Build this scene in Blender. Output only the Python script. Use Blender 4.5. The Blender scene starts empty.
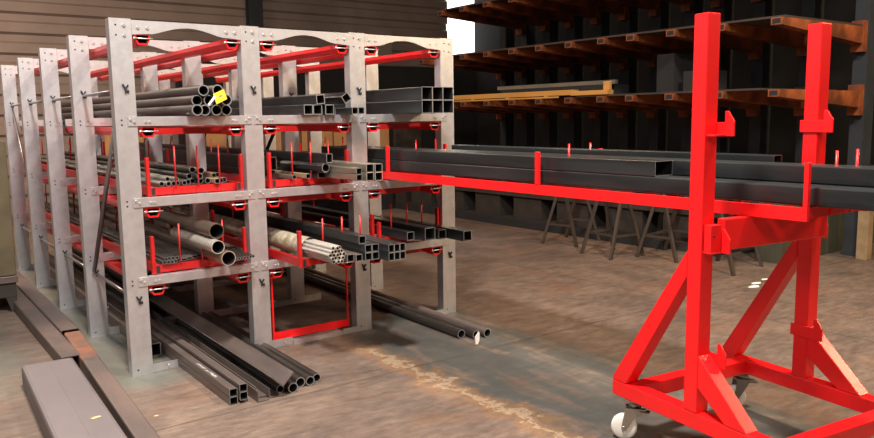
import bpy, math, random
from mathutils import Vector, Matrix
random.seed(7)
S = bpy.context.scene
COL = S.collection
PI = math.pi

# ------------------------------------------------------------------ materials
def nmat(name, base, rough=.5, metal=0., var=0., scale=8., col2=None, bump=0., bscale=60., spec=.5, stretch=None, lo=.4, hi=.65, detail=6.):
    m = bpy.data.materials.new(name); m.use_nodes = True
    nt = m.node_tree; N = nt.nodes; L = nt.links
    b = N['Principled BSDF']
    b.inputs['Roughness'].default_value = rough
    b.inputs['Metallic'].default_value = metal
    b.inputs['Specular IOR Level'].default_value = spec
    tc = N.new('ShaderNodeTexCoord'); mp = N.new('ShaderNodeMapping')
    L.new(tc.outputs['Object'], mp.inputs['Vector'])
    if stretch: mp.inputs['Scale'].default_value = stretch
    if col2 is None: col2 = tuple(c * (1 - var) for c in base)
    nz = N.new('ShaderNodeTexNoise'); nz.inputs['Scale'].default_value = scale; nz.inputs['Detail'].default_value = detail
    nz.inputs['Roughness'].default_value = .6
    L.new(mp.outputs[0], nz.inputs['Vector'])
    cr = N.new('ShaderNodeValToRGB'); cr.color_ramp.elements[0].position = lo; cr.color_ramp.elements[1].position = hi
    cr.color_ramp.elements[0].color = (*base, 1); cr.color_ramp.elements[1].color = (*col2, 1)
    L.new(nz.outputs[0], cr.inputs[0]); L.new(cr.outputs[0], b.inputs['Base Color'])
    if bump:
        n2 = N.new('ShaderNodeTexNoise'); n2.inputs['Scale'].default_value = bscale; n2.inputs['Detail'].default_value = 4
        L.new(mp.outputs[0], n2.inputs['Vector'])
        bp = N.new('ShaderNodeBump'); bp.inputs['Strength'].default_value = bump; bp.inputs['Distance'].default_value = .01
        L.new(n2.outputs[0], bp.inputs['Height']); L.new(bp.outputs[0], b.inputs['Normal'])
    return m

M = {}
M['galv'] = nmat('galvanised_steel', (.76,.77,.80), .38, .82, .20, 14, lo=.3, hi=.75, bump=.05)
M['hole'] = nmat('bolt_hole_dark', (.01,.01,.01), .8)
M['bolt'] = nmat('zinc_bolt', (.75,.73,.70), .3, .8)
M['red'] = nmat('red_paint', (.86,.010,.012), .33, 0., .1, 3, bump=.04, bscale=25)
M['red_shaded'] = nmat('red_paint_shaded', (.50,.010,.010), .4, 0., .25, 6)  # darker copy of the red paint, shade put into its colour
M['rod'] = nmat('dark_steel_rod', (.26,.25,.25), .3, .7)
M['black'] = nmat('black_mill_steel', (.019,.023,.024), .32, .45, .0, 3, col2=(.060,.068,.068), stretch=(1,.12,1), bump=.05)
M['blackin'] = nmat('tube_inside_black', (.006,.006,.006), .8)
M['edge'] = nmat('cut_steel_edge', (.30,.30,.30), .4, .5)
M['pipe'] = nmat('brown_black_pipe', (.035,.030,.026), .42, .4, .0, 5, col2=(.075,.062,.052), stretch=(1,.15,1))
M['grey'] = nmat('grey_mill_steel', (.15,.12,.105), .40, .45, .0, 4, col2=(.24,.19,.165), stretch=(1,.15,1), bump=.06)
M['rust'] = nmat('rusty_steel', (.115,.09,.08), .55, .3, .0, 2.2, col2=(.17,.12,.10), stretch=(1,.5,1), bump=.15, lo=.45, hi=.62)
M['orust'] = nmat('orange_rust', (.30,.12,.06), .7, .1, .0, 4, col2=(.15,.09,.07), bump=.2, lo=.4, hi=.6)
M['mauve'] = nmat('purplish_primer_steel', (.175,.152,.156), .55, .25, .12, 4, stretch=(1,.3,1), bump=.04)
M['silver'] = nmat('bright_steel_tube', (.60,.57,.50), .32, .45, .15, 12)
M['steeltan'] = nmat('pickled_steel_tube', (.42,.40,.32), .3, .75, .3, 5, stretch=(1,.2,1))
M['tantube'] = nmat('tan_coated_tube', (.42,.29,.16), .45, .2, .3, 6)
M['largepipe'] = nmat('brownish_steel_pipe', (.17,.13,.10), .35, .6, 0., 4, col2=(.30,.22,.15), stretch=(1,.2,1))
M['pipeend'] = nmat('bright_pipe_end', (.72,.64,.48), .3, .7, .2, 10)
M['film'] = nmat('clear_wrapping_film', (.55,.50,.42), .18, .1, 0., 12, col2=(.30,.24,.12), bump=.6, bscale=18)
M['yellow'] = nmat('yellow_tag_card', (.90,.60,.03), .6)
M['white'] = nmat('white_paper', (.85,.84,.80), .7)
M['nylon'] = nmat('white_nylon_wheel', (.80,.78,.70), .4, 0, .08, 6)
M['chrome'] = nmat('zinc_plated_caster', (.32,.31,.28), .3, .8)
M['orange'] = nmat('orange_rack_paint', (.42,.11,.03), .5, 0., .75, 2.2, lo=.35, hi=.6)
M['timber'] = nmat('orange_timber', (.60,.30,.07), .6, 0., .3, 3, stretch=(1,.2,1))
M['cardboard'] = nmat('cardboard_tan', (.52,.27,.10), .8, 0., .25, 2)
M['deck'] = nmat('dark_deck_board', (.045,.028,.022), .75, 0., .3, 3)
M['darkcol'] = nmat('dark_blue_column', (.030,.036,.042), .6, .1, .3, 3)
M['darkbase'] = nmat('dark_brown_steel', (.045,.036,.030), .7, .1, .3, 4)
M['olive'] = nmat('olive_green_panel', (.075,.075,.045), .7, 0., .35, 2)
M['binpan'] = nmat('olive_tan_panel', (.13,.10,.055), .7, 0., 0., 2.0, col2=(.06,.06,.025), lo=.45, hi=.7, bump=.1)
M['trestle'] = nmat('brown_trestle_steel', (.065,.047,.036), .6, .2, .3, 6)
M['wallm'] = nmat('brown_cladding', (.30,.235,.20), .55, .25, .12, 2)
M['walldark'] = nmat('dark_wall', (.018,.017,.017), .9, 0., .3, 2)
M['ceil'] = nmat('grey_ceiling', (.12,.10,.09), .9)
M['green'] = nmat('green_protective_sheet', (.06,.08,.05), .5)
M['leaf'] = nmat('dry_leaf', (.62,.50,.22), .7)
M['black_rub'] = nmat('black_rubber', (.02,.02,.022), .5)

def floor_mat():
    m = bpy.data.materials.new('stained_concrete_floor'); m.use_nodes = True
    nt = m.node_tree; N = nt.nodes; L = nt.links; b = N['Principled BSDF']
    tc = N.new('ShaderNodeTexCoord')
    def noise(scale, detail=6, rough=.6, stretch=None, dist=0.):
        mp = N.new('ShaderNodeMapping'); L.new(tc.outputs['Object'], mp.inputs[0])
        if stretch: mp.inputs['Scale'].default_value = stretch[:3]; mp.inputs['Rotation'].default_value = (0,0,stretch[3] if len(stretch)>3 else 0)
        n = N.new('ShaderNodeTexNoise'); n.inputs['Scale'].default_value = scale; n.inputs['Detail'].default_value = detail
        n.inputs['Roughness'].default_value = rough; n.inputs['Distortion'].default_value = dist
        L.new(mp.outputs[0], n.inputs['Vector']); return n.outputs[0]
    def ramp(f, stops):
        r = N.new('ShaderNodeValToRGB'); e = r.color_ramp.elements
        while len(e) < len(stops): e.new(.5)
        for i, (p, c) in enumerate(stops): e[i].position = p; e[i].color = (*c, 1) if isinstance(c, tuple) else (c, c, c, 1)
        L.new(f, r.inputs[0]); return r.outputs[0]
    def mix(f, a, c, mode='MIX'):
        x = N.new('ShaderNodeMix'); x.data_type = 'RGBA'; x.blend_type = mode
        if isinstance(f, float): x.inputs[0].default_value = f
        else: L.new(f, x.inputs[0])
        for s, v in ((6, a), (7, c)):
            if isinstance(v, tuple): x.inputs[s].default_value = (*v, 1)
            else: L.new(v, x.inputs[s])
        return x.outputs[2]
    def math_(op, a, c=0.):
        x = N.new('ShaderNodeMath'); x.operation = op
        for s, v in ((0, a), (1, c)):
            if isinstance(v, (int, float)): x.inputs[s].default_value = v
            else: L.new(v, x.inputs[s])
        return x.outputs[0]
    base = ramp(noise(.9, 8, .65, (1, 1, 1), .6), [(.30, (.115,.090,.075)), (.5, (.21,.152,.118)), (.72, (.32,.225,.165))])
    fine = ramp(noise(7, 8, .7, (1, 2.2, 1, .6)), [(.3, .62), (.7, 1.15)])
    c = mix(1.0, base, fine, 'MULTIPLY')
    streak = ramp(noise(3.2, 8, .75, (1.0, 4.5, 1, -.35), .8), [(.34, .66), (.5, 1.0), (.68, 1.28)])
    c = mix(.85, c, streak, 'MULTIPLY')
    rust = ramp(noise(1.3, 5, .6, (1, 1, 1), 1.), [(.56, 0.), (.72, 1.)])
    c = mix(math_('MULTIPLY', rust, .38), c, (.27,.12,.06))
    # greenish grey streaky band running through the aisle, with wavering edges
    sx = N.new('ShaderNodeSeparateXYZ'); L.new(tc.outputs['Object'], sx.inputs[0])
    wob = math_('MULTIPLY', math_('SUBTRACT', noise(1.6, 6, .7), .5), 1.1)
    def band(x0, x1, y0, y1, wobble, soft=.12):
        xx = math_('ADD', sx.outputs[0], wobble); yy = math_('ADD', sx.outputs[1], wobble)
        def step(v, e, s):
            r = N.new('ShaderNodeMapRange'); r.inputs[1].default_value = e - soft * s; r.inputs[2].default_value = e + soft * s
            r.interpolation_type = 'SMOOTHSTEP'
            L.new(v, r.inputs[0]); return r.outputs[0]
        return math_('MULTIPLY', math_('MULTIPLY', step(xx, x0, 1), step(xx, x1, -1)), math_('MULTIPLY', step(yy, y0, 1), step(yy, y1, -1)))
    g1 = math_('MULTIPLY', band(1.62, 2.75, -3.4, .3, math_('MULTIPLY', wob, .7)), ramp(noise(2.4, 6, .7, (2.6, .55, 1), .6), [(.36, .15), (.52, 1.)]))
    g2 = band(-.25, .30, -.25, 6, math_('MULTIPLY', wob, .4))
    g3 = band(-3, -.55, .2, 6, wob)
    c = mix(math_('MULTIPLY', g1, .80), c, (.075,.092,.085))
    c = mix(math_('MULTIPLY', g2, .75), c, (.16,.18,.15))
    c = mix(math_('MULTIPLY', g3, .55), c, (.17,.19,.15))
    # broken pale crack with an orange rim
    dx = math_('ADD', math_('SUBTRACT', sx.outputs[0], 1.56), math_('MULTIPLY', math_('SUBTRACT', noise(4.5, 6, .75), .5), .75))
    dx = math_('ABSOLUTE', dx)
    ylim = band(-5, 9, -3.2, -.35, 0.)
    crack = math_('MULTIPLY', ramp(dx, [(.012, 1.), (.04, 0.)]), ylim)
    rim = math_('MULTIPLY', ramp(dx, [(.04, 1.), (.16, 0.)]), ylim)
    c = mix(math_('MULTIPLY', rim, .55), c, (.33,.16,.05))
    c = mix(math_('MULTIPLY', crack, .7), c, (.44,.36,.25))
    # slab joint
    def joint(v, p, w):
        d = math_('ABSOLUTE', math_('SUBTRACT', v, p)); return ramp(d, [(w, 1.), (w*2.2, 0.)])
    j = math_('MAXIMUM', joint(sx.outputs[1], -1.02, .006), joint(sx.outputs[0], 4.6, .005))
    c = mix(1.0, c, (.78,.77,.77), 'MULTIPLY')
    c = mix(math_('MULTIPLY', j, .6), c, (.05,.04,.03))
    L.new(c, b.inputs['Base Color'])
    rr = ramp(noise(2.5, 6, .6), [(.35, .42), (.7, .75)])
    L.new(rr, b.inputs['Roughness'])
    bp = N.new('ShaderNodeBump'); bp.inputs['Strength'].default_value = .25; bp.inputs['Distance'].default_value = .01
    L.new(noise(16, 8, .75, (1, 2.5, 1, -.35)), bp.inputs['Height']); L.new(bp.outputs[0], b.inputs['Normal'])
    return m
M['floor'] = floor_mat()

def emit(name, col, s):
    m = bpy.data.materials.new(name); m.use_nodes = True
    b = m.node_tree.nodes['Principled BSDF']; b.inputs['Base Color'].default_value = (*col, 1)
    b.inputs['Emission Color'].default_value = (*col, 1); b.inputs['Emission Strength'].default_value = s
    return m
M['glass'] = emit('daylit_window_pane', (1, .98, .96), 2.2)
M['lamp'] = emit('lamp_diffuser', (1, .86, .68), 3.)

# ------------------------------------------------------------------ mesh builder
class MB:
    def __init__(s): s.v = []; s.f = []; s.mi = []; s.m = 0; s.sm = []
    def add(s, vs, fs, smooth=False):
        o = len(s.v); s.v += [tuple(p) for p in vs]
        for f in fs: s.f.append([i + o for i in f]); s.mi.append(s.m); s.sm.append(smooth)
        return s
    def box(s, x0, x1, y0, y1, z0, z1):
        if x0 > x1: x0, x1 = x1, x0
        if y0 > y1: y0, y1 = y1, y0
        if z0 > z1: z0, z1 = z1, z0
        return s.add([(x0,y0,z0),(x1,y0,z0),(x1,y1,z0),(x0,y1,z0),(x0,y0,z1),(x1,y0,z1),(x1,y1,z1),(x0,y1,z1)],
              [(0,3,2,1),(4,5,6,7),(0,1,5,4),(1,2,6,5),(2,3,7,6),(3,0,4,7)])
    def frame(s, p0, p1, up=(0,0,1)):
        p0 = Vector(p0); p1 = Vector(p1); d = (p1 - p0).normalized(); up = Vector(up)
        if abs(d.dot(up)) > .98: up = Vector((1, 0, 0))
        r = d.cross(up).normalized(); u = r.cross(d).normalized()
        return p0, p1, r, u
    def bar(s, p0, p1, w, h, up=(0,0,1)):
        p0, p1, r, u = s.frame(p0, p1, up)
        vs = [p + r * (a * w / 2) + u * (b * h / 2) for p in (p0, p1) for a, b in ((-1,-1),(1,-1),(1,1),(-1,1))]
        return s.add(vs, [(0,1,2,3),(7,6,5,4),(0,4,5,1),(1,5,6,2),(2,6,7,3),(3,7,4,0)])
    def cyl(s, p0, p1, rad, n=16, r2=None, up=(0,0,1)):
        p0, p1, r, u = s.frame(p0, p1, up); r2 = rad if r2 is None else r2
        vs = [p + (r * math.cos(2*PI*i/n) + u * math.sin(2*PI*i/n)) * q for p, q in ((p0, rad), (p1, r2)) for i in range(n)]
        s.add(vs, [(i, n+i, n+(i+1) % n, (i+1) % n) for i in range(n)], True)
        o = len(s.v) - 2*n
        for f in ([i for i in range(n)], [n + i for i in range(n-1, -1, -1)]):
            s.f.append([o + i for i in f]); s.mi.append(s.m); s.sm.append(False)
        return s
    def loop_tube(s, p0, p1, outer, inner, smooth=False, mats=(0, 1, 2), up=(0,0,1)):
        """hollow section: outer/inner are lists of (a,b) in the section plane"""
        p0, p1, r, u = s.frame(p0, p1, up); n = len(outer)
        O = [[p + r*a + u*b for a, b in outer] for p in (p0, p1)]
        I = [[p + r*a + u*b for a, b in inner] for p in (p0, p1)]
        s.m = mats[0]; s.add(O[0] + O[1], [(i, n+i, n+(i+1) % n, (i+1) % n) for i in range(n)], smooth)
        s.m = mats[1]; s.add(I[0] + I[1], [((i+1) % n, n+(i+1) % n, n+i, i) for i in range(n)], smooth)
        s.m = mats[2]; s.add(O[0] + I[0], [((i+1) % n, n+(i+1) % n, n+i, i)[::1] for i in range(n)])
        s.add(O[1] + I[1], [(i, n+i, n+(i+1) % n, (i+1) % n) for i in range(n)])
        s.m = 0
        return s
    def rtube(s, p0, p1, rad, t, n=20):
        c = [(math.cos(2*PI*i/n), math.sin(2*PI*i/n)) for i in range(n)]
        return s.loop_tube(p0, p1, [(a*rad, b*rad) for a, b in c], [(a*(rad-t), b*(rad-t)) for a, b in c], True)
    def stube(s, p0, p1, w, h, t, rot=0., rc=.006):
        def sec(w, h, rc):
            pts = []
            for cx, cy, a0 in ((w/2-rc, h/2-rc, 0), (-w/2+rc, h/2-rc, 90), (-w/2+rc, -h/2+rc, 180), (w/2-rc, -h/2+rc, 270)):
                for k in range(3):
                    a = math.radians(a0 + 45*k); pts.append((cx + rc*math.cos(a), cy + rc*math.sin(a)))
            c, q = math.cos(rot), math.sin(rot)
            return [(x*c - y*q, x*q + y*c) for x, y in pts]
        rc = min(rc, w*.15, h*.15)
        return s.loop_tube(p0, p1, sec(w, h, rc), sec(w-2*t, h-2*t, max(rc*.5, .0005)))
    def prism(s, poly, axis, a0, a1):
        """poly: 2-D points in the plane normal to axis ('x','y','z')"""
        def P(p, a): return {'x': (a, p[0], p[1]), 'y': (p[0], a, p[1]), 'z': (p[0], p[1], a)}[axis]
        n = len(poly); vs = [P(p, a0) for p in poly] + [P(p, a1) for p in poly]
        return s.add(vs, [list(range(n))[::-1], list(range(n, 2*n))] + [(i, (i+1) % n, n+(i+1) % n, n+i) for i in range(n)])
    def build(s, name, mats, parent=None, bevel=0., loc=None, rotz=0., recalc=True):
        me = bpy.data.meshes.new(name); me.from_pydata(s.v, [], s.f)
        if not isinstance(mats, (list, tuple)): mats = [mats]
        for m in mats: me.materials.append(M[m])
        for p, i, q in zip(me.polygons, s.mi, s.sm): p.material_index = min(i, len(mats)-1); p.use_smooth = q
        if recalc:
            import bmesh
            bm = bmesh.new(); bm.from_mesh(me); bmesh.ops.recalc_face_normals(bm, faces=bm.faces); bm.to_mesh(me); bm.free()
        o = bpy.data.objects.new(name, me); COL.objects.link(o)
        if parent: o.parent = parent
        if loc is not None: o.location = loc
        o.rotation_euler.z = rotz
        if bevel:
            b = o.modifiers.new('bevel', 'BEVEL'); b.width = bevel; b.segments = 2; b.limit_method = 'ANGLE'; b.angle_limit = math.radians(40)
        return o

def tag(o, label, cat, group=None, kind=None):
    if label: o['label'] = label
    if cat: o['category'] = cat
    if group: o['group'] = group
    if kind: o['kind'] = kind
    return o
def thing(name, label, cat, loc=(0,0,0), rotz=0., group=None):
    o = bpy.data.objects.new(name, None); COL.objects.link(o); o.location = loc; o.rotation_euler.z = rotz
    o.empty_display_size = .1
    return tag(o, label, cat, group)
def struct(o): o['kind'] = 'structure'; return o

# ------------------------------------------------------------------ setting
struct(MB().box(-7, 16, -12, 14, -.2, 0).build('floor', 'floor'))
def cladding():
    mb = MB(); per = .375; z = 0.
    prof = []
    while z < 6.2:
        prof += [(11.0, z), (11.0, z+.17), (11.05, z+.21), (11.05, z+.33)]; z += per
        prof += [(11.0, z)] if False else []
    prof.append((11.0, z))
    def strip(x0, x1, zmin=0):
        pr = [p for p in prof if p[1] >= zmin]
        for (ya, za), (yb, zb) in zip(pr, pr[1:]):
            mb.add([(x0,ya,za),(x1,ya,za),(x1,yb,zb),(x0,yb,zb)], [(0,1,2,3)])
    strip(-7, 11.1); 
    mb.box(-7, 11.1, 11.06, 11.2, 0, 6.5)
    return mb
struct(cladding().build('wall_back', 'wallm'))
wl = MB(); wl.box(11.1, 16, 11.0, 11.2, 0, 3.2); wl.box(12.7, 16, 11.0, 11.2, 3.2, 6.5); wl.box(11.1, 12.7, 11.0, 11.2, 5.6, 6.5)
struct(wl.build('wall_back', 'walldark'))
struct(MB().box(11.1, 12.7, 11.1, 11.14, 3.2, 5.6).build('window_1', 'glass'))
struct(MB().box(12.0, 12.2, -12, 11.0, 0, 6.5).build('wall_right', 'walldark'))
struct(MB().box(-7.2, -7, -12, 11.2, 0, 6.5).build('wall_left', 'wallm'))
struct(MB().box(-7, 12, -12.2, -12, 0, 6.5).build('wall_front', 'wallm'))
struct(MB().box(-7.2, 16, -12.2, 11.2, 6.5, 6.7).build('ceiling', 'ceil'))
# steel stanchion against the cladding
st = MB(); st.box(5.58, 5.90, 10.80, 10.83, 0, 6.5); st.box(5.58, 5.90, 10.95, 10.98, 0, 6.5); st.box(5.73, 5.75, 10.83, 10.95, 0, 6.5)
struct(st.build('trim_1', 'darkcol'))

# ------------------------------------------------------------------ the long tube rack
FY = [0., 1.19, 2.385, 3.58, 4.772]
CX = [0., .8735, 1.747, 2.6195]
W = .136; H = 2.359
BZ = {'a': (1.672, 1.735), 'b': (1.137, 1.200), 'c': (.606, .668)}
rack = thing('tube_storage_rack', 'large galvanised steel rack with red pull-out drawers full of metal tubes', 'rack', (0, 0, 0))
ORDN = ['leftmost', 'second', 'third', 'fourth']
def bolt(mb, x, y, z, r=.010):
    mb.cyl((x, y, z), (x, y - .008, z), r, 6)
def upright_mb():
    mb = MB()
    mb.box(0, W, 0, .004, 0, H); mb.box(0, .004, .004, .085, 0, H); mb.box(W-.004, W, .004, .085, 0, H)
    mb.box(.004, .02, .081, .085, 0, H); mb.box(W-.02, W-.004, .081, .085, 0, H)
    mb.m = 1
    def hole(x, z): mb.cyl((x, -.0006, z), (x, .001, z), .0062, 10)
    for z in (2.316, 2.253, 1.712, 1.681, 1.181, 1.150, .650, .620, .038):
        for x in ((.039, W-.039) if z in (2.316, 2.253) else (.039,)): hole(x, z)
    mb.m = 2
    for z in (2.316, 2.253): bolt(mb, W-.045, -.001, z)
    # Y-shaped brace clevis and pin
    mb.m = 3
    for z in (1.913, .515):
        mb.bar((.075, -.006, z-.026), (.075, -.006, z+.006), .010, .012, (0,1,0))
        mb.bar((.075, -.006, z), (.058, -.008, z+.030), .008, .010, (0,1,0))
        mb.bar((.075, -.006, z), (.092, -.008, z+.026), .008, .010, (0,1,0))
        mb.box(.083, .097, -.008, -.0005, z-.026, z-.008)
    mb.m = 0
    return mb
up0 = None
for i, y in enumerate(FY):
    for j, x in enumerate(CX):
        if up0 is None: o = up0 = upright_mb().build('upright', ['galv', 'hole', 'bolt', 'hole'], rack, bevel=0)
        else: o = up0.copy(); COL.objects.link(o); o.parent = rack
        o.location = (x, y, 0)
        sides = (1,) if j == 0 else ((-1,) if j == 3 else ((1, -1) if (j == 1 or i) else (-1,)))
        for s_ in sides:   # foot plates
            f = MB()
            if s_ == 1: f.box(W+.001, W+.17, .002, .10, 0, .006); f.box(W+.001, W+.17, -.001, .003, .006, .062); f.m=1; bolt(f, W+.11, -.001, .03, .011); f.m=0
            else: f.box(-.13, -.001, .002, .10, 0, .006); f.box(-.13, -.001, -.001, .003, .006, .045)
            f.build('foot_plate', ['galv', 'bolt'], rack, loc=(x, y, 0))
def beam_mb(z0, z1):
    mb = MB(); L = CX[1] - CX[0]
    mb.box(.078, L+.052, -.007, -.001, z0+.002, z1-.002)
    mb.box(W+.001, L-.001, 0, .004, z0, z1); mb.box(W+.001, L-.001, .004, .045, z1-.004, z1); mb.box(W+.001, L-.001, .004, .045, z0, z0+.004)
    mb.m = 1; zc = (z0+z1)/2
    for x in (.095, .118, .19, .215, L-.085, L-.06, L+.035, L+.012): bolt(mb, x, -.006, zc + (.012 if x in (.095, L+.035) else -.004), .0085)
    mb.m = 0
    return mb
def top_mb():
    mb = MB(); L = CX[1] - CX[0]; x0 = W+.001; x1 = L-.001; n = 18
    zt = 2.352; zb = 2.268
    poly = [(x0, zt), (x0, zb-.008), (x0+.10, zb)]
    a0, a1 = x0+.13, x1-.13
    for k in range(n+1):
        t = k/n; poly.append((a0 + (a1-a0)*t, zb + .050*math.sin(PI*t)**1.2))
    poly += [(x1-.10, zb), (x1, zb-.008), (x1, zt)]
    mb.prism(poly, 'y', -.001, .004)
    mb.box(x0, x1, .004, .03, zt-.004, zt)
    mb.m = 1
    for x in (x0+.04, x0+.10, x1-.10, x1-.04): bolt(mb, x, -.001, 2.305, .0095)
    mb.m = 0
    return mb
protos = {}
for lv in ('a', 'b', 'c', 't'):
    for y in FY:
        for j in range(3):
            if lv not in protos: o = protos[lv] = (top_mb() if lv == 't' else beam_mb(*BZ[lv])).build('arched_top_beam' if lv == 't' else 'beam', ['galv', 'bolt'], rack)
            else: o = protos[lv].copy(); COL.objects.link(o); o.parent = rack
            o.location = (CX[j], y, 0)
# bottom beams
for i, y in enumerate(FY):
    for j in range(3):
        if j == 0 and i < 1: continue
        if j == 2: continue
        mb = MB(); h = .030 if i == 0 else .045
        xa, xb = W+.175, .8735-.135
        mb.box(xa, xb, -.001, .004, 0, h); mb.box(xa, xb, .004, .10, h-.004, h)
        mb.build('bottom_beam', 'galv', rack, loc=(CX[j], y, 0))
# runner rails under each level: a hollow lipped section with end bracket and bolt
def rail_mb():
    mb = MB(); w, h, t = .042, .058, .004
    outer = [(-w, 0), (w, 0), (w, -.028), (w*.62, -h), (-w*.62, -h), (-w, -.028)]
    inner = [(-w+t, -t), (w-t, -t), (w-t, -.028), (w*.62-t*.6, -h+t), (-w*.62+t*.6, -h+t), (-w+t, -.028)]
    mb.loop_tube((0, -.004, 0), (0, 4.85, 0), outer, inner, mats=(0, 1, 0))
    # heavier end bracket
    o2 = [(a*1.12, b*1.12 + .001) for a, b in outer]
    mb.loop_tube((0, -.006, 0), (0, .10, 0), o2, [(a*1.005, b*1.005) for a, b in outer], mats=(0, 0, 0))
    mb.m = 2
    mb.cyl((-.060, -.010, -.024), (.064, -.010, -.024), .0045, 10)
    mb.cyl((-.060, -.010, -.024), (-.048, -.010, -.024), .009, 6)
    mb.m = 0
    return mb
r0 = None
for zt in (2.262, 1.662, 1.128, .598):
    for j in range(3):
        for dx in (.205, .812):
            if r0 is None: o = r0 = rail_mb().build('runner_rail', ['red', 'hole', 'bolt'], rack)
            else: o = r0.copy(); COL.objects.link(o); o.parent = rack
            o.location = (CX[j] + dx, 0.012, zt)
# stop bars between the runner rails
for lv, js in ((1.655, (0, 1, 2)), (1.120, (1, 2)), (.590, (2,))):
    for j in js:
        for y in (.14,):
            MB().box(.252, .753, y, y+.03, lv-.042, lv).build('stop_bar', 'red_shaded', rack, loc=(CX[j], 0, 0))
# brace rods along the left side and the ends
def part_rod(a, b, r=.0125):
    mb = MB(); mb.cyl(a, b, r, 10); mb.build('brace_rod', 'rod', rack)
for z in (1.905, .510):
    for k in range(1, 5): part_rod((.075, FY[k]-.016, z), (.075, FY[k-1]+.09, z))
part_rod((.055, FY[0]+.10, 1.84), (.055, FY[1]-.030, .54), .017)
part_rod((.075, FY[4]-.030, 1.87), (.075, FY[3]+.10, .60), .010)
mb = MB(); mb.bar((CX[1]+.2, 1.30, 1.66), (CX[1]-.02, 1.30, 1.1), .03, .006, (0,1,0)); mb.build('brace_strap', 'hole', rack)
mb = MB(); mb.bar((CX[2]-.02, 1.30, 1.66), (CX[2]-.30, 1.30, 1.1), .03, .006, (0,1,0)); mb.build('brace_strap', 'hole', rack)
mb = MB(); mb.bar((CX[3]-.02, 1.30, 1.66), (CX[3]-.35, 1.30, 1.1), .03, .006, (0,1,0)); mb.build('brace_strap', 'rod', rack)
mb = MB(); mb.bar((CX[3]-.02, 1.30, 1.10), (CX[3]-.35, 1.30, .6), .03, .006, (0,1,0)); mb.build('brace_strap', 'rod', rack)

# drawers
DX0, DX1 = .206, .838     # outer faces of the drawer, from the bay's left upright
PLY = (.05, 1.72, 3.40, 4.93)
def drawer(j, lv, shift=0., n_pins=(.38, .537, .69), mat='red_shaded', y1=4.95, zoff=.004, plates=PLY, a=None, b=None):
    z0 = BZ[lv][1] + zoff; X = CX[j]; a = DX0 if a is None else a; b = DX1 if b is None else b
    mb = MB()
    for x in (a, b-.03):   # hollow side rails, open at the front
        mb.box(x, x+.03, .03, y1, z0, z0+.058)
        mb.m = 1; mb.box(x+.003, x+.027, .0293, .0305, z0+.004, z0+.054); mb.m = 0
    d = mb.build('drawer', [mat, 'hole'], rack, loc=(X, -shift, 0))
    for y in plates:
        p = MB(); yp = y + (.02 if y == plates[0] else 0)
        p.box(a+.031, b-.031, yp-.006, yp+.006, z0+.002, z0+.054)
        p.box(a+.031, b-.031, yp+.006, yp+.04, z0+.002, z0+.006)
        for px_ in n_pins: p.box(px_-.014, px_+.014, yp-.011, yp-.006, z0+.002, z0+.054)
        p.build('cross_plate', mat, d)
        for x, wd in ((a-.024, .023), (b+.001, .020)):
            if mat == 'red':
                if y == plates[0] and x > .5: continue
                x = a-.003 if x < .5 else b-.023
                q = MB(); q.box(x, x+wd, y-.024, y-.002 if y == plates[0] else y+.012, z0-.001, z0+.26)
                if y != plates[0]: q = MB(); q.box(x, x+wd, y-.017, y+.012, z0+.059, z0+.26)
            else:
                q = MB(); q.box(x, x+wd, y-.022, y+.014, z0-.001 if x < .5 else z0-.001, z0+.26)
            q.build('corner_post', mat, d, bevel=.003)
        for x in n_pins:
            q = MB(); q.cyl((x, y, z0+.054), (x, y, z0+(.33 if mat != 'red' else .30)), .0065, 8); q.build('divider_pin', mat, d)
    return d
drawer(0, 'b'); drawer(1, 'b')
drawer(2, 'b', 3.55, (.505, .70), 'red', y1=4.95, zoff=.026, a=.222, b=.806)
drawer(0, 'c'); drawer(1, 'c', .45); drawer(2, 'c', 0.)
# hanging red support frame below the middle drawer
mb = MB(); mb.box(.17, .83, .05, .056, .045, .105); mb.box(.172, .184, .05, .062, .105, .56); mb.box(.816, .828, .05, .062, .105, .56)
mb.box(.16, .20, .045, .065, .52, .60); mb.box(.80, .84, .045, .065, .52, .60)
mb.build('hanging_support_frame', 'red', rack, loc=(CX[1], 0, 0))

# ------------------------------------------------------------------ tubes and profiles
BAY = ['left bay', 'middle bay', 'right bay']
def add_tube(name, kind, x, z, size, ye, label, cat, group, mat='black', yb=5.05, t=None, rot=0., xb=None, zb=None, edge='edge'):
    """one tube running along the rack, front end at y=ye; x,z is its axis"""
    mb = MB(); xb = x if xb is None else xb; zb = z if zb is None else zb
    a = (0, 0, 0); b = (xb-x, yb-ye, zb-z)
    if kind == 'r': mb.rtube(a, b, size/2, t or size*.09, 20 if size > .03 else 12)
    else:
        w, h = size if isinstance(size, tuple) else (size, size)
        mb.stube(a, b, w, h, t or min(w, h)*.08, rot)
    o = mb.build(name, [mat, 'blackin', edge], loc=(x, ye, z))
    return tag(o, label, cat, group)
N_ = ['first', 'second', 'third', 'fourth', 'fifth', 'sixth', 'seventh', 'eighth', 'ninth']
# left bay, upper shelf: round pipes in hexagonal stack
zt = 1.7352; R = .0375
rows = [([(.49,-.14), (.567,-.07), (.644,-.08), (.721,-.06)], zt+R+.0005), ([(.5285,-.03), (.6055,-.05), (.6825,-.17)], zt+R+.067), ([(.567,-.06), (.644,-.12)], zt+R+.1335)]
for r, (xs, z) in enumerate(rows):
    for k, (x, y) in enumerate(xs):
        add_tube('round_pipe', 'r', x, z, .075, y, 'dark round pipe on upper left rack shelf, %s from left in the %s row' % (N_[k], ['bottom', 'middle', 'top'][r]), 'pipe', 'dark round pipes on the upper left shelf', 'pipe', yb=5.0+.1*random.random())
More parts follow.
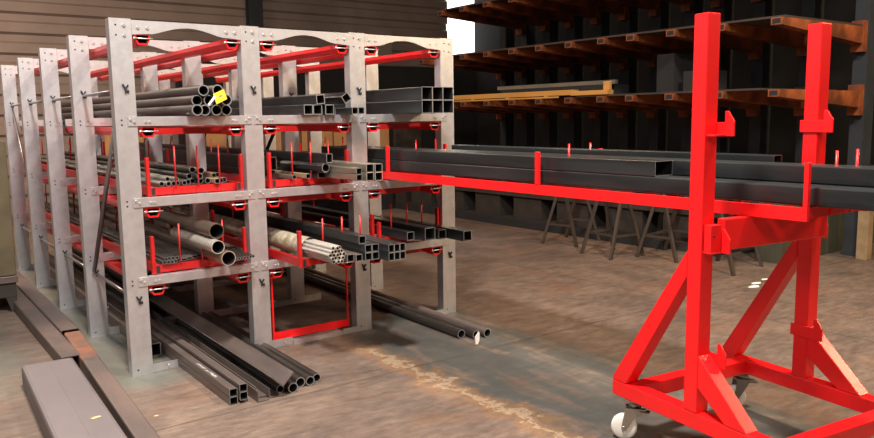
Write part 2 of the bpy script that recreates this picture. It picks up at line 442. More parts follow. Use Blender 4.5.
# yellow tag with white strap
mb = MB(); mb.prism([(.0,-.055), (.075,-.020), (.055,.045), (-.02,.012)], 'y', 0, .002)
mb.m = 1
mb.bar((-.005, .0, .0), (-.055, .0, -.060), .014, .002, (0,1,0))
mb.m = 2; mb.bar((.018, -.0006, -.006), (.042, -.0006, .005), .012, .001, (0,1,0)); mb.m = 0
tag(mb.build('paper_tag', ['yellow', 'white', 'tantube'], loc=(.60, -.20, 1.865)), 'yellow paper tag on white strap hanging on dark round pipe ends', 'tag')
# middle bay, upper shelf: square tubes
for k, (x, y, s) in enumerate([(1.350,-.06,.075), (1.432,-.05,.075), (1.533,-.05,.075), (1.6095,.05,.055), (1.665,-.20,.052), (1.720,-.20,.052)]):
    add_tube('square_tube', 's', x, zt+s/2+.0005, s, y, 'black square tube in bottom row of the middle upper shelf, %s from left' % N_[k], 'tube', 'square tubes on the middle upper shelf')
add_tube('square_tube', 's', 1.453, zt+.0755+.038, .070, -.06, 'black square tube lying slightly tilted on top of the middle upper row', 'tube', 'square tubes on the middle upper shelf', rot=.10)
add_tube('square_tube', 's', 1.640, zt+.0755+.047, .066, -.12, 'black square tube rolled onto its corner above the middle upper row', 'tube', 'square tubes on the middle upper shelf', rot=.62)
# right bay, upper shelf: large box sections 3 x 2
for r in range(2):
    for k in range(3):
        add_tube('large_square_tube', 's', 2.166+.1003*k, zt+.0505+.1003*r, .100, -.432, 'large grey-black square tube protruding from right upper shelf, %s column, %s row' % (['left', 'centre', 'right'][k], ['lower', 'upper'][r]), 'tube', 'large square tubes on the right upper shelf', 'black', t=.004)
# left bay, second shelf
zb = 1.2605
small = [(.300,0,.033),(.336,0,.033),(.372,0,.033),(.408,0,.033),(.354,1,.033),(.390,1,.033),(.449,0,.033),(.489,0,.036),(.530,0,.040),(.575,0,.042),(.621,0,.040),
         (.511,1,.040),(.553,1,.042),(.532,2,.044)]
for k, (x, lay, s) in enumerate(small):
    z = zb + s/2 + lay*s*.87
    add_tube('small_round_tube', 'r', x, z, s, .06+.10*random.random(), 'thin %s tube on left second shelf, %s layer, %s from left' % ('silvery' if k < 7 else 'dark', ['bottom', 'middle', 'top'][lay], N_[min(8, sum(1 for q in small if q[1] == lay and q[0] < x))]), 'tube', 'thin round tubes on the left second shelf', 'steeltan' if k < 6 else 'pipe', t=.003)
add_tube('small_round_tube', 'r', .577, zb+.021+.042*.87*2, .044, .10, 'thin dark round tube, right one of the topmost pair on left second shelf', 'tube', 'thin round tubes on the left second shelf', 'tantube', t=.003)
for k, (x, z, w) in enumerate([(.668,.0,.034),(.708,.0,.034),(.748,.0,.034),(.690,.036,.03),(.730,.036,.03)]):
    add_tube('tan_square_tube', 's', x, zb+z+w/2+.001, w, .04+.04*k, 'thin tan square tube beside right post of left second shelf, %s, %s from left' % ('upper layer' if z else 'lower layer', N_[k if k < 3 else k-3]), 'tube', 'tan square tubes on the left second shelf', 'tantube')
# middle bay, second shelf
for k, (x, z, w, h, y, lb, mt) in enumerate([(1.245,.0,.030,.030,.0,'small pale square tube end low on the middle second shelf, beside the left post','steeltan'),
        (1.350,.0,.036,.036,-.02,'small tan square tube end low on the middle second shelf','tantube'),
        (1.450,.0,.060,.042,-.04,'black flat tube end in the bottom row of the middle second shelf','black'),
        (1.195,.0,.050,.050,.45,'black square tube set far back at left of the middle second shelf','black'),
        (1.300,.0,.045,.045,.50,'black square tube set back between the pale and the tan tube ends','black'),
        (1.205,.0515,.080,.105,.30,'large black tube set back at upper left of the middle second shelf','black'),
        (1.310,.0515,.100,.095,.55,'large black tube set back behind the eight-sided tube','black')]):
    add_tube('square_tube', 's', x, zb+z+h/2, (w, h), y, lb, 'tube', 'black tubes on the middle second shelf', mt)
mb = MB(); c8 = [(math.cos(PI/8+2*PI*i/8), math.sin(PI/8+2*PI*i/8)) for i in range(8)]
mb.loop_tube((0,0,0), (-.05,.62,.002), [(p*.037,q*.037) for p,q in c8], [(p*.029,q*.029) for p,q in c8])
tag(mb.build('octagonal_tube', ['black', 'blackin', 'edge'], loc=(1.445, -.12, zb+.044+.036)), 'dark eight-sided tube with bright cut end lying askew on the middle second shelf', 'tube')
add_tube('rectangular_tube', 's', 1.452, zb+.118+.035, (.050,.068), -.17, 'topmost black tube of the middle second shelf, beside the silver tubes', 'tube', 'black tubes on the middle second shelf')
for k, (x, z, q, y) in enumerate([(1.508,.0235,.045,-.50),(1.508,.0690,.045,-.50),(1.5625,.0305,.060,-.56),(1.5625,.0910,.060,-.56),(1.6230,.0305,.060,-.58),(1.6230,.0910,.060,-.58)]):
    add_tube('silver_square_tube', 's', x, zb+z, q, y, 'greenish silver square tube sticking out past the third rack post, %s' % ['small lower left', 'small upper left', 'lower middle', 'upper middle', 'lower right', 'upper right'][k], 'tube', 'silver square tubes on the middle second shelf', 'steeltan', t=.003, edge='silver' if k > 1 else 'edge')

# extended drawer load (right bay, second shelf): rectangular tubes in two layers
z1 = 1.2885; hh = .0845
for k in range(3):
    add_tube('rectangular_tube', 's', 2.110+.1505*k, z1+hh/2, (.150, hh), -4.95+.02*k, ['long blue-black rectangular tube in lower layer of the pulled-out drawer, nearest the camera', 'lower layer tube in the middle of the pulled-out drawer, covered by others', 'lower layer tube at the far side of the pulled-out drawer'][k], 'tube', 'long tubes on the pulled-out drawer', 'black', yb=1.05, t=.004)
for k in range(2):
    add_tube('rectangular_tube', 's', 2.110+.1505*k, z1+hh*1.5+.0004, (.150, hh-.002), -2.66 if k == 0 else -4.9+.03*k, ['blue-black rectangular tube on drawer ending in an open end before the cart post', 'long upper tube on the drawer with bright top edge running past the cart'][k], 'tube', 'long tubes on the pulled-out drawer', 'black', yb=1.05, t=.004)
add_tube('rectangular_tube', 's', 2.475, z1+hh+.057, (.08, .110), -3.09, 'black tube behind the others on the drawer, its open end between the cart posts', 'tube', 'long tubes on the pulled-out drawer', 'black', yb=-.38, t=.004)

# left bay, third shelf
zc = .7295
for k in range(9):
    lay = k // 5; q = k % 5
    add_tube('thin_round_tube', 'r', .268+.026*q+.013*lay, zc+.013+.0225*lay, .025, .03+.05*random.random(), 'thin dark round tube at left of the third shelf, %s layer, %s from left' % (['lower', 'upper'][lay], N_[q]), 'tube', 'thin tubes on the left third shelf', 'pipe', t=.003)
for k in range(4):
    add_tube('thin_flat_bar', 's', .420+.046*k, zc+.010, (.042, .018), .09+.03*k, 'flat grey steel strip on the left third shelf, %s from left' % N_[k], 'bar', 'flat strips on the left third shelf', 'grey', t=.003)
add_tube('large_round_pipe', 'r', .592, zc+.0515, .102, -.30, 'large brass-coloured pipe end, lowest of three at left third shelf', 'pipe', 'large pipes on the left third shelf', 'largepipe', t=.006, edge='pipeend')
add_tube('large_round_pipe', 'r', .534, zc+.0515+.079, .092, -.27, 'large shiny silver pipe end, middle of three at left third shelf', 'pipe', 'large pipes on the left third shelf', 'silver', t=.005, edge='silver', yb=.6)
add_tube('large_round_pipe', 'r', .560, zc+.0515+.176, .104, -.19, 'large brown pipe, topmost of three at left third shelf', 'pipe', 'large pipes on the left third shelf', 'largepipe', t=.004, edge='largepipe')
for k in range(7):
    add_tube('thin_round_tube', 'r', .700+.0235*k if k < 3 else .700+.0235*k, zc+.0115, .022, -.16+.006*k, 'thin dark tube in flat row in front of second rack post, %s from left' % N_[k], 'tube', 'thin tubes crossing the second post', 'pipe', t=.003, xb=.62+.022*k)
# middle bay, third shelf: wrapped bundle of 19 bright tubes
bx, bz, bs = 1.187, .7925, .0262
cells = []
for r, n in ((-2,3),(-1,4),(0,5),(1,4),(2,3)):
    for k in range(n): cells.append((bx + (k-(n-1)/2)*bs*1.02, bz + r*bs*.88, r, k))
for x, z, r, k in cells:
    add_tube('bright_round_tube', 'r', x, z, bs, -.74+.03*random.random(), 'bright steel tube of the wrapped round bundle, %s row, %s from left' % (['lowest', 'second lowest', 'middle', 'second highest', 'highest'][r+2], N_[k]), 'tube', 'bright tubes in the wrapped bundle', 'silver', t=.0035, yb=4.6, edge='silver')
mb = MB(); n = 24
ys = [-.33,-.28,-.15,.0,.3,.8,1.6,2.6,4.0]; vs = []
for q, y in enumerate(ys):
    for i in range(n):
        a = 2*PI*i/n; rr = .072 + .003*math.sin(5*a+q*2.1) + .002*math.sin(9*a+q)
        vs.append((bx + rr*math.cos(a), y, max(.7262, bz + rr*.97*math.sin(a))))
mb.add(vs, [(q*n+i, (q+1)*n+i, (q+1)*n+(i+1) % n, q*n+(i+1) % n) for q in range(len(ys)-1) for i in range(n)], True)
tag(mb.build('wrapping_film', 'film'), 'glossy plastic wrapping film around the bright round tube bundle', 'wrapping')
for k, (x, z, s, y) in enumerate([(1.292,.0,.054,-.72),(1.348,.0,.050,-.74),(1.418,.0,.055,-.75),(1.475,.0,.055,-.75),(1.418,.0555,.055,-.75),(1.475,.0555,.055,-.75),(1.400,.111,.057,-.70)]):
    add_tube('square_tube', 's', x, zc+s/2+z, s, y, ['grey square tube just right of the bright bundle', 'second grey square tube right of the bright bundle', 'black square tube in the block of four, lower left', 'black square tube in the block of four, lower right', 'black square tube in the block of four, upper left', 'black square tube in the block of four, upper right', 'single black square tube lying on top of the block of four'][k], 'tube', 'square tubes protruding from the middle third shelf', 'grey' if k < 2 else 'black')
for r in range(2):
    for k in range(3):
        add_tube('square_tube', 's', 1.528+.0465*k, zc+.029+.0575*r, (.046,.057), -.87, 'black square tube in block of six beside third rack post, %s row, %s column' % (['lower', 'upper'][r], ['left', 'middle', 'right'][k]), 'tube', 'block of six square tubes at right of the middle third shelf')
# right bay, third shelf
add_tube('square_tube', 's', 2.135, zc+.035, .070, -.22, 'short black square tube set back behind the row of six', 'tube', 'square tubes at right of the right third shelf')
add_tube('large_square_tube', 's', 2.255, zc+.0525, (.104,.104), -.32, 'big black square tube, widest one on the right third shelf', 'tube', 'square tubes at right of the right third shelf')
add_tube('square_tube', 's', 2.362, zc+.040, (.078,.078), -.34, 'mid-size black square tube between the big one and the outermost', 'tube', 'square tubes at right of the right third shelf')
add_tube('square_tube', 's', 2.455, zc+.0425, (.084,.084), -.55, 'outermost black square tube sticking out furthest right of the rack', 'tube', 'square tubes at right of the right third shelf')
add_tube('large_square_tube', 's', 2.36, zc+.104+.045, (.088,.088), 1.0, 'black square tube lying farther back on top of right third shelf', 'tube', 'square tubes at right of the right third shelf')

# floor stack, left bay
zf = .0
for k, (x, z, y) in enumerate([(.342,.0255,-.92),(.342,.0765,-.92),(.402,.0455,-.93),(.402,.0965,-.93)]):
    o = add_tube('square_tube', 's', x, z, .050, y, ['grey square tube on floor, lowest left of the group of four', 'grey square tube with white writing in the floor group of four', 'grey square tube on floor, lower right of the group of four', 'grey square tube on floor, upper right of the group of four'][k], 'tube', 'square tubes on the floor', 'grey', t=.003, yb=4.9, xb=x+.03)
def angle(name, x, z, w, t, y, rot, label, mat='grey', yb=4.7, xb=None):
    mb = MB(); c, q = math.cos(rot), math.sin(rot)
    pts = [(0,0),(w,0),(w,t),(t,t),(t,w),(0,w)]
    pts = [(a*c-b*q, a*q+b*c) for a, b in pts]; dx = (xb-x) if xb is not None else 0
    n = 6; vs = [(a, 0, b) for a, b in pts] + [(a+dx, yb-y, b) for a, b in pts]
    mb.add(vs, [list(range(n)), list(range(n, 2*n))] + [(i, (i+1) % n, n+(i+1) % n, n+i) for i in range(n)])
    return tag(mb.build(name, mat, loc=(x, y, z)), label, 'profile', 'angle profiles on the floor')
angle('angle_profile', .470, .002, .07, .006, -.98, .0, 'dark angle profile on floor beside the four square tubes', xb=.53)
angle('angle_profile', .479, .011, .07, .006, -.93, .0, 'dark angle profile nested in the one beside the square tubes', xb=.54)
angle('angle_profile', .553, .002, .062, .006, -.96, .0, 'dark angle profile on floor just left of the wide V profile', xb=.62)
angle('wide_angle_profile', .628, .070, .110, .007, -1.0, PI/4, 'wide steel V profile on floor with its trough facing up', 'grey', xb=.70)
for k, (x, y, r) in enumerate([(.650,-.91,.026),(.714,-.96,.033),(.794,-.90,.034),(.861,-.905,.031),(.924,-.875,.029)]):
    z = r+.001
    add_tube('round_pipe', 'r', x, z, 2*r, y, 'dark round pipe on floor under rack, %s' % ['leftmost, below the V profile', 'second from left', 'middle of the five', 'second from right', 'rightmost of the five'][k], 'pipe', 'round pipes on the floor', 'pipe', yb=4.6, xb=x+.14)
add_tube('rectangular_tube', 's', .262, .0505, (.085, .098), .37, 'dark rectangular tube on floor behind the first rack post, ending beside the four square tubes', 'tube', 'rectangular tubes of the floor stack', 'grey', yb=4.9)
for k, (x, z, w, h, y) in enumerate([(.47,.165,.10,.05,1.5),(.62,.200,.13,.06,1.9),(.30,.130,.10,.055,1.1)]):
    add_tube('rectangular_tube', 's', x, z, (w, h), y, 'dark rectangular tube lying on the floor stack deep under the rack, %s' % ['middle', 'right', 'left'][k], 'tube', 'rectangular tubes of the floor stack', 'pipe', yb=4.9)
# writing on the square tube: broken white paint strokes, illegible in the photo
mb = MB(); random.seed(3)
yy = -.30
for g in range(15):
    if g in (6, 7): yy -= .012; continue
    w = .016
    for s_ in range(3):
        a = random.random()*.016; b = random.random()*.016
        mb.bar((-.012+a, yy, .0006), (-.012+b+.006, yy-.014, .0006), .004, .0008)
    yy -= .026
o = mb.build('paint_lettering', 'white', loc=(.342, 0, .1018)); tag(o, 'white paint lettering strokes along the top of a grey square tube on the floor', 'lettering')
o.rotation_euler.z = -.005
# right floor pipes
for k, (x, y, r, m_) in enumerate([(2.272,-.69,.036,'pipe'),(2.355,-.77,.034,'pipe'),(2.450,-.79,.035,'rust')]):
    add_tube('round_pipe', 'r', x, r+.001, 2*r, y, ['dark round pipe on floor below right bay, left of three', 'dark round pipe with a white tag, middle of three on floor', 'rusty round pipe end, right of three on floor'][k], 'pipe', 'three round pipes on the floor right of the rack', m_, yb=4.9, xb=x+.12, t=.006)
mb = MB(); mb.prism([(-.022,-.004), (-.028,.055), (.006,.092), (.018,.075), (.014,.02), (.0,-.008)], 'y', 0, .002)
tag(mb.build('paper_tag', 'white', loc=(2.268, -.895, .012)), 'white paper tag hanging from the pipe ends on the floor', 'tag')

# long profiles lying left of the rack
def skew_tube(name, xr, y0, y1, w, h, z, skew, label, mat, rc=.01, seam=False, t=.005, cat='tube', group='steel sections on the floor left of the rack'):
    mb = MB(); mb.stube((0, y0, 0), (0, y1, 0), w, h, t, rc=rc)
    if seam: mb.m = 0; mb.box(-.002, .002, y0+.002, y1-.002, h/2, h/2+.0012)
    o = mb.build(name, [mat, 'blackin', mat], loc=(xr - w/2, 0, z + h/2)); o.rotation_euler.z = skew
    return tag(o, label, cat, group)
skew_tube('wide_box_section', -.325, -3.4, .215, .310, .150, 0, .042*-1, 'wide purplish grey box section in the left foreground with centre seam', 'mauve', rc=.02, seam=True)
skew_tube('rusty_square_tube', -.150, -3.4, 1.10, .115, .100, 0, .052*-1, 'long square tube with rusty orange end beside the wide box section', 'rust', rc=.012)
skew_tube('rusty_square_tube', -.222, .42, 7.0, .130, .100, 0, .0, 'grey brown tube on floor running back left of the rack feet, outer one', 'rust', rc=.012)
skew_tube('rusty_square_tube', -.085, 1.16, 7.2, .132, .105, 0, .0, 'grey brown tube on floor touching the rack feet, inner one', 'rust', rc=.012)
mb = MB(); mb.box(-.0580, .0582, .30, 1.101, -.051, .0507); mb.build('rusty_end', 'orust', bpy.data.objects['rusty_square_tube'], bevel=.012)
# leaf on the box section and a chip on the floor
def scrap(name, x, y, z, s, label, mat, cat='scrap', group=None):
    mb = MB(); n = 9; vs = [(0, 0, s*.12)]
    for i in range(n):
        a = 2*PI*i/n; r = s*(.55+.45*random.random()); vs.append((r*math.cos(a), r*.5*math.sin(a), s*.05*random.random()))
    mb.add(vs, [(0, i+1, (i+1) % n+1) for i in range(n)], False)
    base = [(vx, vy, 0) for vx, vy, vz in vs]; mb.add(base, [(0, (i+1) % n+1, i+1) for i in range(n)])
    mb.add(vs[1:] + base[1:], [(i, (i+1) % n, n+(i+1) % n, n+i) for i in range(n)])
    return tag(mb.build(name, mat, loc=(x, y, z)), label, cat, group)
scrap('dry_leaf', -.455, -1.02, .1520, .035, 'small dry pale leaf lying on the wide purplish box section', 'leaf', 'leaf')
scrap('paper_scrap', -.155, -1.06, .1005, .016, 'tiny pale chip lying on the rusty tube edge near the bottom left', 'leaf')
for k, (x, y, s) in enumerate([(5.80,-1.03,.09),(5.64,-1.10,.10),(6.03,-.98,.06)]):
    scrap('paper_scrap', x, y, 0, s, ['crumpled white scrap on floor behind the cart, middle', 'crumpled white scrap on floor behind the cart, nearest', 'small white scrap on floor behind the cart, farthest'][k], 'white', 'scrap', 'white scraps on the floor')

# black rope loop hanging on the second post
mb = MB(); pts = [(0,.03,.0),(0,-.004,.0),(0,-.022,-.015),(.0,-.022,-.06),(.02,-.03,-.12),(.06,-.03,-.15),(.10,-.028,-.12),(.105,-.022,-.05),(.10,-.022,-.015),(.10,-.004,.0),(.10,.03,.0)]
for a, b in zip(pts, pts[1:]): mb.cyl(a, b, .012, 8)
tag(mb.build('rubber_strap', 'black_rub', loc=(.148, 2.385, 1.747)), 'black rubber strap loop hanging over an upper rack beam at left', 'strap')

# ------------------------------------------------------------------ red cart
cart = thing('support_trolley', 'bright red steel trolley on white wheels holding the end of the pulled-out drawer', 'trolley', (1.719, -3.170, 0), -.132)
s = .08
def cpart(name, mb, mat='red', bevel=.005, parent=cart, loc=None): return mb.build(name, mat, parent, bevel=bevel, loc=loc)
def post(u, v): cpart('post', MB().box(u, u+s, v, v+s, .303, 2.144))
U2 = .860; V2 = .05
post(0, 0); post(U2, V2)
for u, dv in ((0, 0), (U2, .03)):
    cpart('base_rail', MB().box(u, u+s, -.56+dv, .576+dv, .222, .302))
    for sgn in (1, -1):
        mb = MB()
        v0 = (s if sgn > 0 else 0) + (V2 if u else 0)
        if sgn > 0: poly = [(v0+.001, .945), (v0+.001, 1.075), (.575+dv, .32), (.575+dv, .303), (.475+dv, .303), ]
        else: poly = [(v0-.001, .43), (v0-.001, .585), (-.285+dv, .303), (-.165+dv, .303)]
        mb.prism(poly, 'x', u, u+s); cpart('brace', mb)
    # base plates under the rails over the casters
cpart('cross_rail', MB().box(s+.001, U2-.001, .42, .50, .222, .302))
cpart('cross_rail', MB().box(s+.001, U2-.001, -.465, -.385, .222, .302))
# hooks: bracket plate on the inner face plus upturned tip towards the near side
for u, v, side in ((0, 0, 1), (U2, V2, -1)):
    for z in (1.600, 1.068, .528):
        mb = MB(); x0 = u + s if side > 0 else u - .010; x1 = x0 + .010
        poly = [(v+s+.012, z), (v-.090, z), (v-.090, z+.066), (v-.056, z+.112), (v-.040, z+.112), (v-.040, z+.062), (v+s+.012, z+.062)]
        mb.prism(poly, 'x', x0+.0005*side, x1+.0005*side)
        if side > 0: mb.box(u+.01, x0, v-.048, v-.001, z, z+.008)
        else: mb.box(x1, u+.05, v-.040, v-.001, z, z+.008)
        cpart('hook', mb, 'red', .002)
cb = MB(); cb.box(.095, U2-.015, -.046, -.004, 1.078, 1.2245)
cpart('cross_beam', cb)
cb = MB(); cb.box(.01, .075, -.046, -.006, 1.078, 1.200); cb.m = 1; cb.cyl((.03, -.047, 1.15), (.03, -.045, 1.15), .006, 10); cpart('beam_end_plate', cb, ['red', 'hole'], .004)
# casters
def caster(u, v, ang):
    mb = MB(); c = thing('caster', None, None); c.parent = cart; c.location = (u, v, 0); c.rotation_euler.z = ang
    mb.box(-.045, .045, -.045, .045, .213, .2215); mb.cyl((0, 0, .178), (0, 0, .213), .030, 16)
    mb.box(-.034, .034, -.035, .045, .168, .178)
    for x0, x1 in ((-.034, -.029), (.029, .034)): mb.prism([(-.03,.168), (.045,.168), (.062,.066), (.050,.052), (.036,.060)], 'x', x0, x1)
    mb.cyl((-.042, .05, .0675), (.042, .05, .0675), .011, 10)
    mb.box(-.02, .02, -.080, -.03, .150, .158); mb.box(-.012, .012, -.06, -.03, .158, .17)
    f = mb.build('caster_fork', 'chrome', c)
    w = MB(); prof = [(.0225,.018),(.0225,.056),(.016,.067),(-.016,.067),(-.0225,.056),(-.0225,.018)]
    n = 28
    vs = [(x, .05 + r*math.cos(2*PI*i/n), .0675 + r*math.sin(2*PI*i/n)) for x, r in prof for i in range(n)]
    w.add(vs, [(k*n+i, k*n+(i+1) % n, (k+1)*n+(i+1) % n, (k+1)*n+i) for k in range(5) for i in range(n)], True)
    w.add([vs[i] for i in range(n)], [list(range(n))]); w.add([vs[5*n+i] for i in range(n)], [list(range(n))])
    w.build('wheel', 'nylon', c)
    return c
caster(.045, .455, .75); caster(U2+.04, .47, 1.1); caster(.04, -.50, .4); caster(U2+.04, -.47, .2)

# ------------------------------------------------------------------ left bin on skid
b = thing('tan_container', 'olive tan container on a dark steel skid at the left edge', 'container', (-.305, 2.56, 0))
MB().box(-1.3, -.0, 0, .9, .335, 1.55).build('panel', 'binpan', b, bevel=.01)
MB().box(-1.3, .004, -.012, .912, .272, .332).build('rim', 'grey', b, bevel=.004)
mb = MB(); mb.box(-1.28, -.01, .01, .89, .14, .270)
for y in (.012, .8):
    for xx in (-.01, -1.2): mb.prism([(xx-.09,.138),(xx,.138),(xx-.01,0),(xx-.05,0)], 'y', y, y+.08)
mb.build('skid', 'darkbase', b)

# ------------------------------------------------------------------ background cantilever rack
cr = thing('cantilever_rack', 'tall dark cantilever rack with orange arms standing along the right wall', 'rack', (0, 0, 0))
PY = [-.89, -.25, .39, .97, 1.43, 1.99, 2.55, 3.10, 3.66, 4.22, 4.78, 5.32]
c0 = a0 = None
for k, y in enumerate(PY):
    if c0 is None: o = c0 = MB().box(8.0, 8.22, -.08, .08, 0, 5.2).build('column', 'darkcol', cr)
    else: o = c0.copy(); COL.objects.link(o); o.parent = cr
    o.location = (0, y, 0)
    for q, z in enumerate((1.94, 2.66, 3.38, 4.10)):
        if k == len(PY)-1 and z > 2.7 or k == len(PY)-2 and z > 4: continue
        if a0 is None:
            mb = MB(); x0, x1 = 6.2, 7.9
            mb.prism([(x0, 0), (x1, 0), (x1, -.19), (x0, -.075)], 'y', -.06, .06)
            mb.m = 1; mb.box(x0-.001, x0+.001, -.045, .045, -.062, -.012); mb.m = 0
            mb.prism([(x1, .07), (x1+.095, .07), (x1+.095, -.28), (x1, -.28)], 'y', -.07, .07)
            o = a0 = mb.build('arm', ['orange', 'hole'], cr, bevel=.004)
        else: o = a0.copy(); COL.objects.link(o); o.parent = cr
        o.location = (0, y, z)
for k, (z, y0, y1, xa) in enumerate([(1.94, -.7, 1.9, 6.26), (1.94, 2.0, 5.4, 6.45), (2.66, -.95, 5.0, 6.25), (3.38, -1.0, 4.9, 6.25), (4.10, -1.2, 3.6, 6.2)]):
    o = MB().box(xa, 7.88, y0, y1, z+.0005, z+.022).build('dark_board', 'deck')
    tag(o, ['dark board on the lower orange arms behind the red cart', 'dark board on the lower orange arms behind the rack corner', 'long dark board on the middle orange arms behind the cart posts', 'dark board on the third row of orange arms', 'dark board on the topmost orange arms'][k], 'board', 'boards on the orange arms')
def lying(name, x0, x1, y0, y1, z0, z1, label, cat, mat, group=None, bevel=.004, rz=0.):
    cx, cy = (x0+x1)/2, (y0+y1)/2
    o = MB().box(x0-cx, x1-cx, y0-cy, y1-cy, z0, z1).build(name, mat, bevel=bevel, loc=(cx, cy, 0)); o.rotation_euler.z = rz
    return tag(o, label, cat, group)
lying('timber_beam', 6.30, 6.42, 2.0, 5.5, 1.975, 2.045, 'long orange-yellow timber lying on blocks above the lower arms', 'timber', 'timber', 'timbers on the cantilever rack')
for k, y in enumerate((2.5, 3.3, 4.1, 4.9)):
    lying('timber_block', 6.30, 6.39, y-.04, y+.04, 1.9405, 1.974, 'small orange block under the long timber, %s from the right' % N_[k], 'block', 'timber', 'blocks under the long timber')
lying('dark_crate', 6.45, 6.9, 1.55, 3.6, 1.963, 2.10, 'low dark crate on the arms under a pale steel tube', 'crate', 'walldark')
lying('pale_steel_tube', 6.5, 6.56, 1.45, 3.75, 2.101, 2.155, 'long pale greenish tube lying above the orange timber', 'tube', 'steeltan')
lying('timber_strip', 6.22, 6.255, 2.2, 5.3, 1.9405, 1.962, 'thin orange timber strip along the edge of the lower arms', 'timber', 'timber', 'timbers on the cantilever rack')
lying('timber_beam', 6.24, 6.36, 1.35, 1.98, 1.963, 2.02, 'short orange timber at the right end of the long one', 'timber', 'timber', 'timbers on the cantilever rack')
lying('timber_block', 6.29, 6.34, 1.36, 1.46, 2.021, 2.13, 'upright orange block at right end of the short timber', 'block', 'timber')
lying('dark_machine_box', 6.5, 6.9, .55, .80, 1.963, 2.42, 'dark upright box on the lower arms left of the cart post', 'box', 'walldark')
lying('dark_machine_box', 6.5, 6.9, .10, .42, 1.963, 2.20, 'low dark box on the lower arms behind the cart post', 'box', 'walldark')
# crates on the bottom level, timber top beam and dark runners
for k in range(7):
    y = .3 + .95*k
    lying('wooden_crate', 6.85, 7.25, y, y+.62, .121, .46, 'brown crate in the row at the bottom of the cantilever rack, %s from the right' % N_[k], 'crate', 'cardboard' if False else 'darkbase', 'crates under the cantilever rack')
lying('runner_beam', 6.69, 6.80, .8, 6.85, 0, .12, 'black beam lying on floor in front of the crate row', 'beam', 'walldark')
lying('runner_beam', 6.801, 7.29, .1, 6.85, 0, .12, 'dark brown beam lying on floor under the crates', 'beam', 'darkbase')
lying('timber_beam', 6.80, 7.25, .1, 6.85, .461, .54, 'long brown beam lying on top of the crate row', 'beam', 'trestle')
for k, y in enumerate((3.25, 4.15)):
    lying('timber_block', 6.81, 6.95, y, y+.26, .5405, .60, 'orange timber block on brown beam below the drawer, %s from the right' % N_[k], 'block', 'timber', 'blocks on the brown beam')
# olive box to the right
lying('olive_steel_box', 6.9, 9.4, -.66, -.36, 0, 1.0, 'dark olive box standing on floor behind the right cart post', 'box', 'olive')
lying('tan_stanchion', 7.84, 7.97, -1.16, -1.04, 0, .75, 'short tan post standing on floor at the right picture edge', 'post', 'tantube')

# trestles
def trestle(x, y, rz, label, L=.45):
    t = thing('trestle', label, 'trestle', (x, y, 0), rz, 'steel trestles')
    MB().box(-L-.1, L+.1, -.04, .04, .78, .84).build('top_bar', 'trestle', t)
    for sx in (-1, 1):
        for sy in (-1, 1):
            mb = MB(); mb.bar((sx*L, sy*.03, .778), (sx*(L+.06), sy*.26, 0.002), .035, .035); mb.build('leg', 'trestle', t)
        mb = MB(); mb.bar((sx*(L+.04), -.17, .27), (sx*(L+.04), .17, .27), .025, .025); mb.build('stretcher', 'trestle', t)
    mb = MB(); mb.bar((-L, .17, .27), (L, .17, .27), .025, .025); mb.build('stretcher', 'trestle', t)
trestle(6.28, 1.98, .25, 'brown steel trestle on floor, leftmost of the four below the drawer', .26)
trestle(5.95, .98, 1.45, 'brown steel trestle on floor, second from left below the drawer', .20)
trestle(6.40, .46, .12, 'brown steel trestle on floor, third from left, just left of the red cart', .26)
trestle(6.25, -.38, .12, 'brown steel trestle on floor, rightmost, seen behind the red cart', .28)

# goods behind the tube rack
for k, (x0, x1, y, z1) in enumerate([(1.6,2.9,6.9,1.18),(2.95,4.15,6.9,1.18),(4.2,6.0,6.9,1.15),(6.1,6.62,6.9,1.12)]):
    lying('dark_crate', x0, x1, y, y+1.2, 0, z1, 'dark crate on floor behind the rack, %s from left' % N_[k], 'crate', 'walldark', 'dark crates behind the rack')
for k, (x0, x1, z0, z1) in enumerate([(1.7,2.35,1.18,1.75),(2.98,3.55,1.18,1.82),(3.60,4.12,1.18,1.70),(4.28,4.75,1.15,1.75),(4.80,5.40,1.15,1.82),(5.43,5.95,1.15,1.70),(6.12,6.60,1.12,1.8)]):
    lying('cardboard_box', x0, x1, 6.95, 7.55, z0+.001, z1, 'tan cardboard box on dark crate behind the rack, %s from left' % N_[k], 'box', 'cardboard', 'cardboard boxes behind the rack', .006)
lying('brown_cabinet', 6.7, 7.3, 6.9, 7.6, 0, 1.75, 'tall brown cabinet on floor behind right bay of the rack', 'cabinet', 'trestle')
lying('dark_slab', 3.9, 11.0, 10.6, 10.78, 0, 2.95, 'plain dark slab standing in front of the lower cladding', 'partition', 'walldark')  # plain dark slab added before the lower wall to darken it
lying('wall_cabinet', 8.3, 9.2, 10.75, 10.98, 3.1, 3.85, 'grey brown cabinet on the cladding above the third rack post', 'cabinet', 'wallm')

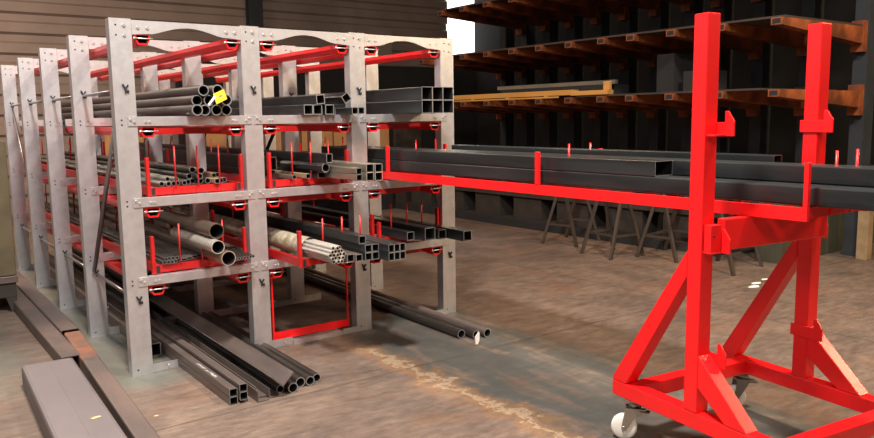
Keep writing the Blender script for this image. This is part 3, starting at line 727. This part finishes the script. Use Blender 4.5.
# ------------------------------------------------------------------ lamps (hall lights, plus an added fill and a cool side light)
def lamp(x, y, z, sx, sy, e, col=(1,.86,.70), tilt=(0,0,0)):
    l = bpy.data.lights.new('hall_or_fill_light', 'AREA'); l.shape = 'RECTANGLE'; l.size = sx; l.size_y = sy; l.energy = e; l.color = col
    o = bpy.data.objects.new('hall_or_fill_light', l); COL.objects.link(o); o.location = (x, y, z); o.rotation_euler = tilt
    return o
lamp(3.6, -4.0, 6.2, .6, .6, 430, (1,.84,.66))
lamp(-.4, -3.0, 6.1, .6, .6, 640, (1,.93,.88), (math.radians(5), 0, 0))
lamp(-2.2, -7.0, 5.2, 1.0, 1.0, 150, (1,.90,.84), (math.radians(45), 0, math.radians(-20)))  # fill light added on the camera side, not a hall fixture
lamp(8.9, -6.5, 4.9, 1.0, 1.0, 230, (1,.70,.42), (math.radians(45), 0, math.radians(55)))
lamp(-1.5, 6.5, 6.2, 1.3, 1.3, 430, (1,.74,.56))
lamp(-4.5, 1.5, 4.5, 1.2, 1.2, 60, (.72,.88,1), (0, math.radians(-50), 0))  # cool light added at left to tint the left uprights
lamp(5.2, 2.0, 6.2, 1.0, 1.0, 75, (1,.60,.34))

w = bpy.data.worlds.new('hall'); S.world = w; w.use_nodes = True
w.node_tree.nodes['Background'].inputs[0].default_value = (.8,.85,.95,1); w.node_tree.nodes['Background'].inputs[1].default_value = .04

# ------------------------------------------------------------------ camera (pose solved from the rack's geometry)
f, yaw, pitch, roll = 768.8169, .6355, -.1309, -.0141
fw = Vector((math.sin(yaw)*math.cos(pitch), math.cos(yaw)*math.cos(pitch), math.sin(pitch)))
rt = Vector((math.cos(yaw), -math.sin(yaw), 0)); up = rt.cross(fw)
c_, s_ = math.cos(roll), math.sin(roll)
r2 = rt*c_ + up*s_; u2 = -rt*s_ + up*c_
cam = bpy.data.cameras.new('camera'); co = bpy.data.objects.new('camera', cam); COL.objects.link(co)
cam.sensor_fit = 'HORIZONTAL'; cam.sensor_width = 36.; cam.lens = f/874*36.; cam.clip_start = .05; cam.clip_end = 200
mat = Matrix((( r2.x, u2.x, -fw.x, -1.3042), (r2.y, u2.y, -fw.y, -5.2406), (r2.z, u2.z, -fw.z, 1.70), (0,0,0,1)))
co.matrix_world = mat
S.camera = co
S.view_settings.view_transform = 'Standard'; S.view_settings.look = 'None'; S.view_settings.gamma = 1.; S.view_settings.exposure = .26
S.view_settings.use_curve_mapping = False
